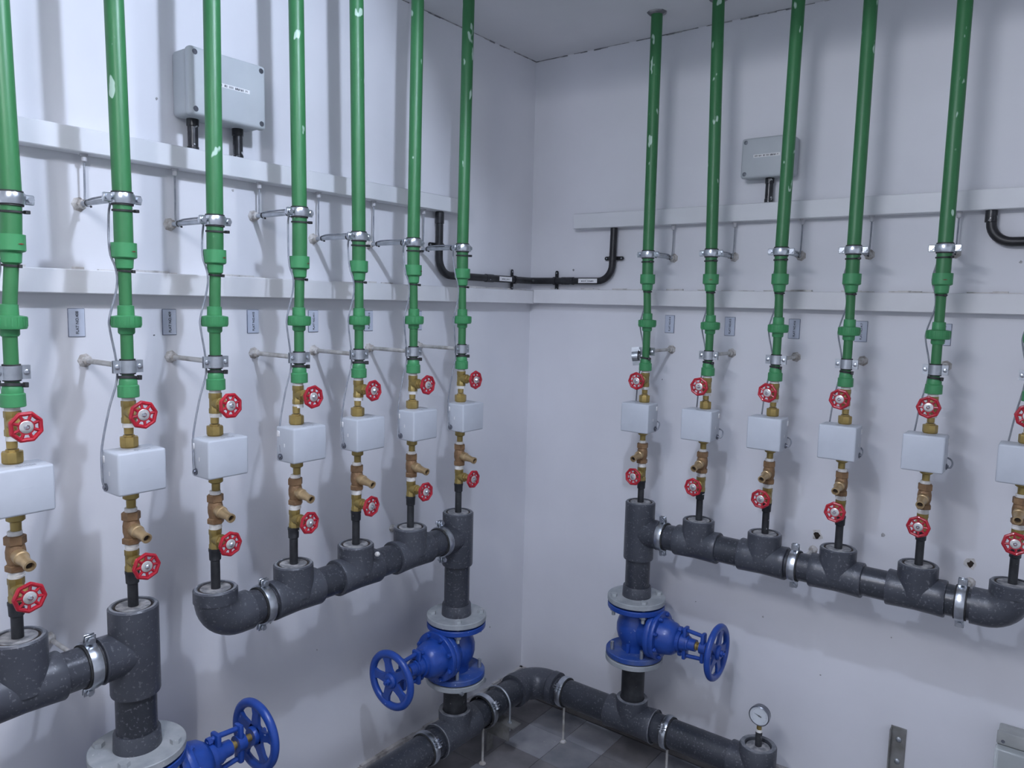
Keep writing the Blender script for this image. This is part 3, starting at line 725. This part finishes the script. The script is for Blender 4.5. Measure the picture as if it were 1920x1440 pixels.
pipe_ring('galvanised ring clamp in the middle of the right wall manifold', 'R', 1.055, MZ, RP, rotx=.05)
pipe_ring('galvanised ring clamp beside the elbow of the right wall manifold', 'R', 1.455, MZ, RP, rotx=.05)
an = thing('wall_anchor', 'short bare anchor rod left in the left wall above the manifold', 'anchor', (0, -.694, .815), PI/2)
part('rod', MB().cyl((0, -.030, 0), (0, 0, 0), .004, 10), 'rod', an)
part('plaster_lump', MB().lathe([(.005, 0), (.010, .006), (.012, .012)], (0, -.012, 0), (0, 1, 0), 9), 'plaster', an)

# ---------------------------------------------------------------- blue flanged valves
def blue_valve(k, zt, d, label, label_f):
    """zt: top of the upper grey flange; d=+1 stem to local +X, -1 to local -X; origin at valve bottom flange"""
    p = place(k, .89); zb = zt-.212
    t = thing('flanged_valve', label, 'valve', (p[0], p[1], zb), rz(k) + (0 if d > 0 else PI), 'blue flanged valves')
    RF = .091; zc = .106
    # grey backing flanges
    for zz, key in ((.196, 't'), (0., 'b')):
        f = part('backing_flange', lambda: MB().ring((0, 0, 0), (0, 0, 1), .0455 if key == 't' else .037, RF, .016, 48, .0015), 'flange', t, key='bf'+key, loc=(0, 0, zz))
    part('gasket', lambda: MB().ring((0, 0, .190), (0, 0, 1), .03, .074, .006, 40), 'rubber', t, key='g')
    part('gasket', lambda: MB().ring((0, 0, .016), (0, 0, 1), .03, .076, .003, 40), 'rubber', t, key='g2')
    part('flange', lambda: MB().ring((0, 0, 0), (0, 0, 1), .02, RF-.001, .016, 48, .002), 'blue', t, key='fl', loc=(0, 0, .174))
    part('flange', lambda: MB().ring((0, 0, 0), (0, 0, 1), .02, RF-.001, .017, 48, .002), 'bluedust', t, key='fl2', loc=(0, 0, .019))
    def body():
        m = MB()
        m.lathe([(.041, .034), (.040, .050), (.044, .062), (.054, .078), (.0585, .096), (.0585, .118), (.054, .134), (.046, .150), (.046, .160), (.054, .176)], (0, 0, 0), (0, 0, 1), 40)
        m.lathe([(.050, .0), (.052, .045), (.056, .058), (.060, .064)], (0, 0, zc), (1, 0, 0), 40)
        m.box((-.006, -.047, .034), (.006, -.030, .085), .002, 1)
        return m
    part('body', body, 'blue', t, key='bd')
    def bonnet():
        m = MB()
        m.lathe([(.060, .062), (.0745, .063), (.0755, .066), (.0755, .076), (.074, .0785), (.0745, .080), (.0755, .082), (.0755, .092), (.0735, .095), (.056, .096), (.054, .112), (.049, .134), (.040, .146), (.033, .149), (.033, .160), (.027, .161), (.025, .178)], (0, 0, zc), (1, 0, 0), 44)
        return m
    part('bonnet', bonnet, 'blue', t, key='bn')
    for i in range(8):
        a = 2*PI*(i+.5)/8
        part('bonnet_bolt', lambda: MB().lathe([(.0075, 0), (.0075, .006), (.005, .0075), (.005, .0105)], (.0945, 0, 0), (1, 0, 0), 6), 'blue', t, key='bb', loc=(0, .0655*math.cos(a), zc+.0655*math.sin(a)))
    def gland():
        m = MB(); m.obox((.172, 0, zc), (1, 0, 0), (0, 1, 0), (0, 0, 1), .012, .030, .100, .004)
        m.lathe([(.024, .170), (.022, .184), (.019, .185), (.018, .206)], (0, 0, zc), (1, 0, 0), 24)
        return m
    part('gland', gland, 'blue', t, key='gl')
    def yoke():
        m = MB()
        for s in (-1, 1):
            m.tube([(.150, 0, zc+s*.034), (.168, 0, zc+s*.041), (.226, 0, zc+s*.036)], .0062, 10)
            m.lathe([(.010, 0), (.010, .010)], (.150, 0, zc+s*.037), (1, 0, 0), 6)
        m.obox((.229, 0, zc), (1, 0, 0), (0, 1, 0), (0, 0, 1), .013, .026, .092, .005)
        m.lathe([(.019, .220), (.019, .240)], (0, 0, zc), (1, 0, 0), 20)
        return m
    part('yoke', yoke, 'blue', t, key='yk')
    part('stem', lambda: MB().lathe([(.0125, .196), (.0125, .212), (.0085, .213), (.0085, .262)], (0, 0, zc), (1, 0, 0), 16), 'brass2', t, key='st')
    def bwheel():
        m = MB(); m.torus((0, 0, 0), (1, 0, 0), .0745, .0108, 56, 12, flat=.9)
        m.lathe([(.020, -.014), (.022, -.008), (.022, .008), (.017, .013)], (0, 0, 0), (1, 0, 0), 24)
        for i in range(5):
            a = 2*PI*i/5+.3; e = Vector((0, math.cos(a), math.sin(a))); q = Vector((0, -math.sin(a), math.cos(a)))
            m.prism([(.012, -.0200), (.030, -.0125), (.050, -.0105), (.070, -.0165), (.070, .0165), (.050, .0105), (.030, .0125), (.012, .0200)], Vector((-.004, 0, 0)), e, q, (1, 0, 0), .008)
        return m
    hwl = part('handwheel', bwheel, 'blue', t, key='bw', loc=(.272, 0, zc), rot=({'L7': .3, 'R1': .9, 'L2': .1}[k], 0, 0))
    part('nut', lambda: MB().lathe([(.010, .012), (.010, .019), (.006, .021), (.006, .026), (.004, .027)], (0, 0, 0), (1, 0, 0), 6), 'blue', hwl, key='nt')
    # flange bolts
    for i in range(4):
        a = PI/4 + PI/2*i
        x, y = .0735*math.cos(a), .0735*math.sin(a)
        part('bolt', lambda: MB().lathe([(.0105, .221), (.011, .220), (.011, .212), (.0058, .211), (.0058, .150)], (0, 0, 0), (0, 0, 1), 6), 'flange', t, key='b1', loc=(x, y, 0))
        L = .098 if i == (1 if d > 0 else 2) else .062
        b = part('bolt', lambda: MB().lathe([(.0058, .010), (.0058, L)], (0, 0, 0), (0, 0, 1), 12), 'zincdull', t, key='b2%.3f' % L, loc=(x, y, 0))
        part('nut', lambda: MB().lathe([(.0105, .036), (.011, .037), (.011, .045), (.010, .046)], (0, 0, 0), (0, 0, 1), 6), 'zincdull', b, key='n')
        part('nut', lambda: MB().lathe([(.010, .164), (.011, .165), (.011, .173)], (0, 0, 0), (0, 0, 1), 6), 'zincdull', t, key='n2', loc=(x, y, 0))
    return t
blue_valve('L7', .561, -1, 'blue flanged valve under the left wall manifold, its handwheel pointing left', '')
blue_valve('R1', .595, 1, 'blue flanged valve under the right wall manifold, its handwheel pointing right', '')
blue_valve('L2', .603, 1, 'blue flanged valve cut by the bottom edge of the picture at lower left', '')

# ---------------------------------------------------------------- floor main
FZ = .183; RFP, RFT = .0445, .0525
fm = thing('floor_main_pipe', 'dark grey main pipe running low along both walls round the corner', 'pipe', (OFF, -OFF, FZ), 0)
y7 = axis('L7', .89); x1 = axis('R1', .89)
def to(p): return Vector(p)-Vector((OFF, -OFF, FZ))
def ftee(ax):
    m = MB(); run = .082
    d = (1, 0, 0) if ax == 'x' else (0, 1, 0)
    m.lathe([(RFP, -run-.001), (RFT-.001, -run), (RFT, -run+.003), (RFT-.002, -run+.03), (RFT-.003, 0), (RFT-.002, run-.03), (RFT, run-.003), (RFT-.001, run), (RFP, run+.001)], (0, 0, 0), d, 36)
    m.lathe([(RFT-.003, 0), (RFT-.002, .066), (RFT-.003, .070), (.0385, .070), (.0385, .05)], (0, 0, 0), (0, 0, 1), 36, caps=False)
    return m
part('pipe', MB().cyl(to((OFF, -2.6, FZ)), to((OFF, -OFF-.07, FZ)), RFP, 40), 'pvc', fm)
part('pipe', MB().cyl(to((OFF+.07, -OFF, FZ)), to((.985, -OFF, FZ)), RFP, 40), 'pvc', fm)
# corner elbow
ce = MB(); rr = .072
cp = [Vector((0, -.090, 0)), Vector((0, -rr, 0))] + [Vector((rr*(1-math.cos(a)), -rr+rr*math.sin(a), 0)) for a in [PI/2*i/12 for i in range(1, 13)]] + [Vector((.090, 0, 0))]
ce.tube(cp, RFT, 36)
eb = part('elbow', ce, 'pvc2', fm)
part('socket_lip', MB().lathe([(RFP, -.002), (RFT+.0025, 0), (RFT+.003, .022), (RFT, .026)], (0, -.110, 0), (0, 1, 0), 36), 'pvc2', eb)
part('socket_lip', MB().lathe([(RFP, -.002), (RFT+.0025, 0), (RFT+.003, .022), (RFT, .026)], (.110, 0, 0), (-1, 0, 0), 36), 'pvc2', eb)
for nm, loc, ax in (('L', (OFF, y7, FZ), 'y'), ('R', (x1, -OFF, FZ), 'x')):
    tt = part('tee', lambda: ftee(ax), 'pvc2', fm, key='ft'+ax, loc=to(loc))
    part('mouth_rim', lambda: MB().ring((0, 0, .0700), (0, 0, 1), .0385, RFT-.003, .0008, 36), 'rim', tt, key='fr')
    top = (.561 if nm == 'L' else .595)-.212+.004-FZ
    part('stand_pipe', MB().cyl((0, 0, .03), (0, 0, top), .0365, 36), 'blackpipe', tt)
    part('end_ring', lambda: MB().ring((0, 0, -.0015), (0, 0, 1), RFT-.001, RFT+.0012, .003, 36), 'rim', tt, key='er'+ax, loc=(.083, 0, 0) if ax == 'x' else (0, -.083, 0), rot=(0, PI/2, 0) if ax == 'x' else (PI/2, 0, 0))
# end of the right arm: upturned socket carrying the gauge
xg = .986
def gend():
    m = MB(); r = .055
    m.lathe([(RFT, r-FZ*0-.055), (RFT, .066), (RFT-.003, .070), (.038, .070), (.0365, .068), (.0365, .05)], (0, 0, 0), (0, 0, 1), 36, caps=False)
    m.lathe([(RFT, 0), (RFT-.004, -.012), (RFT-.016, -.036), (.01, -.050)], (0, 0, 0), (0, 0, 1), 36)
    m.lathe([(RFT-.002, 0), (RFT-.002, .078), (RFP, .080)], (0, 0, 0), (-1, 0, 0), 36)
    return m
ge = part('elbow', gend(), 'pvc2', fm, loc=to((xg, -OFF, FZ)))
part('bush', MB().lathe([(.034, .055), (.034, .062), (.031, .063), (.012, .066)], (0, 0, 0), (0, 0, 1), 30), 'dust', ge)
part('mouth_rim', MB().ring((0, 0, .0698), (0, 0, 1), .038, RFT-.003, .0008, 36), 'rim', ge)
gg = thing('pressure_gauge', 'round pressure gauge with white dial on the upturned end of the floor pipe', 'gauge', (xg, -OFF, FZ+.060))
part('nipple', MB().lathe([(.0095, 0), (.0095, .048), (.0085, .050)], seg=18), 'blackpipe', gg)
part('thread_tape', MB().lathe([(.0085, .048), (.0094, .049), (.0085, .056)], seg=16), 'ptfe', gg)
part('connector', MB().lathe([(.0072, .055), (.0072, .072)], seg=6), 'brass', gg)
gz = .100
cs = part('case', MB().lathe([(.018, .016), (.0275, .012), (.0285, 0), (.0295, -.002), (.0295, -.010), (.0272, -.012), (.0268, -.009)], (0, 0, gz), (0, 1, 0), 40, caps=False), 'gaugecase', gg)
part('back', MB().lathe([(.018, .0155), (.018, .0165)], (0, 0, gz), (0, 1, 0), 30), 'gaugecase', cs)
dl = part('dial', MB().lathe([(.0272, -.0085), (.0272, -.0075)], (0, 0, gz), (0, 1, 0), 40), 'gaugeface', gg)
nm = MB()
nm.prism([(-.016, .0002), (0, .0016), (.006, .0022), (.008, 0), (.006, -.0022), (0, -.0016)], (0, -.0088, gz), (.95, 0, -.3), (.3, 0, .95), (0, -1, 0), .0006)
nm.lathe([(.0026, 0), (.0026, .001)], (0, -.0086, gz), (0, -1, 0), 14)
part('needle', nm, 'ink', gg)
tk = MB()
for i in range(25):
    a = math.radians(-45+270*i/24); L = .0035 if i % 4 == 0 else .002
    e = Vector((math.cos(a), 0, math.sin(a))); tk.obox(Vector((0, -.0087, gz))+e*(.0225-L/2), e, (0, 1, 0), Vector((-e.z, 0, e.x)), L, .0003, .0005)
part('scale_mark', tk, 'ink', dl, kind='stuff')
part('glass', MB().lathe([(.0268, -.0102), (.0268, -.0108)], (0, 0, gz), (0, 1, 0), 40), 'glass', gg)

# floor clamps, hangers
def floor_clamp(label, side, a, r):
    t = pipe_ring(label, side, a, FZ, r, floor_rod=True, rotx=.95)
    return t
floor_clamp('galvanised ring clamp on the floor pipe by the left wall, left of the valve stand', 'L', -.722, RFP)
floor_clamp('galvanised ring clamp on the floor pipe between the left valve stand and the corner', 'L', -.452, RFT-.004)
floor_clamp('galvanised ring clamp on the floor pipe just right of the corner elbow', 'R', .318, RFP)
floor_clamp('galvanised ring clamp on the floor pipe right of the right valve stand', 'R', .705, RFP)
ub = thing('u_bolt_bracket', 'u-bolt over the floor pipe bolted to a small angle bracket', 'bracket', (OFF, -.375, 0), PI/2)
R_ = RFP+.006
part('u_bolt', MB().tube([(0, -R_, FZ-.085), (0, -R_, FZ)] + [(0, -R_*math.cos(a), FZ+R_*math.sin(a)) for a in [PI*i/16 for i in range(1, 16)]] + [(0, R_, FZ), (0, R_, FZ-.07)], .0036, 10), 'zincdull', ub)
part('angle_plate', MB().box((-.020, -.080, FZ-.062), (.022, .070, FZ-.058)), 'bracket', ub)
part('angle_web', MB().box((-.020, -.062, FZ-.110), (-.016, .070, FZ-.062)), 'bracket', ub)
part('leg', MB().box((-.016, .030, 0), (.016, .034, FZ-.062)), 'bracket', ub)
part('nut', MB().lathe([(.008, 0), (.008, .006)], (0, -R_, FZ-.058), (0, 0, 1), 6), 'zincdull', ub)

# ---- bits at the lower right of the right wall
br = thing('steel_bracket', 'weathered upright steel channel bracket screwed low on the right wall', 'bracket', (1.318, 0, .10), 0)
part('web', MB().box((-.0195, -.006, 0), (.0195, 0, .248)), 'bracket', br)
part('side_flange', MB().box((-.0195, -.026, 0), (-.0165, -.006, .246)), 'bracket', br)
for z in (.215, .150, .04):
    part('screw', MB().lathe([(.0075, 0), (.0075, .003), (.0045, .005), (.001, .0055)], (.002, -.006, z), (0, -1, 0), 14), 'zincdull', br)
sb = thing('switch_enclosure', 'grey wall enclosure with clear hinged cover at the lower right edge', 'box', (1.550, 0, .315), 0)
part('body', MB().box((0, -.050, 0), (.16, 0, .135), .004, 2), 'boxgrey', sb)
part('hinge_strip', MB().box((-.002, -.058, .103), (.162, -.048, .137), .003, 2), 'boxgrey', sb)
part('clear_cover', MB().box((-.003, -.082, -.004), (.163, -.050, .101), .006, 3), 'clear', sb)
part('screw', MB().lathe([(.0045, 0), (.004, .0012), (.0, .0014)], (.012, -.058, .112), (0, -1, 0), 12), 'gaugecase', sb)

bpy.context.view_layer.update()
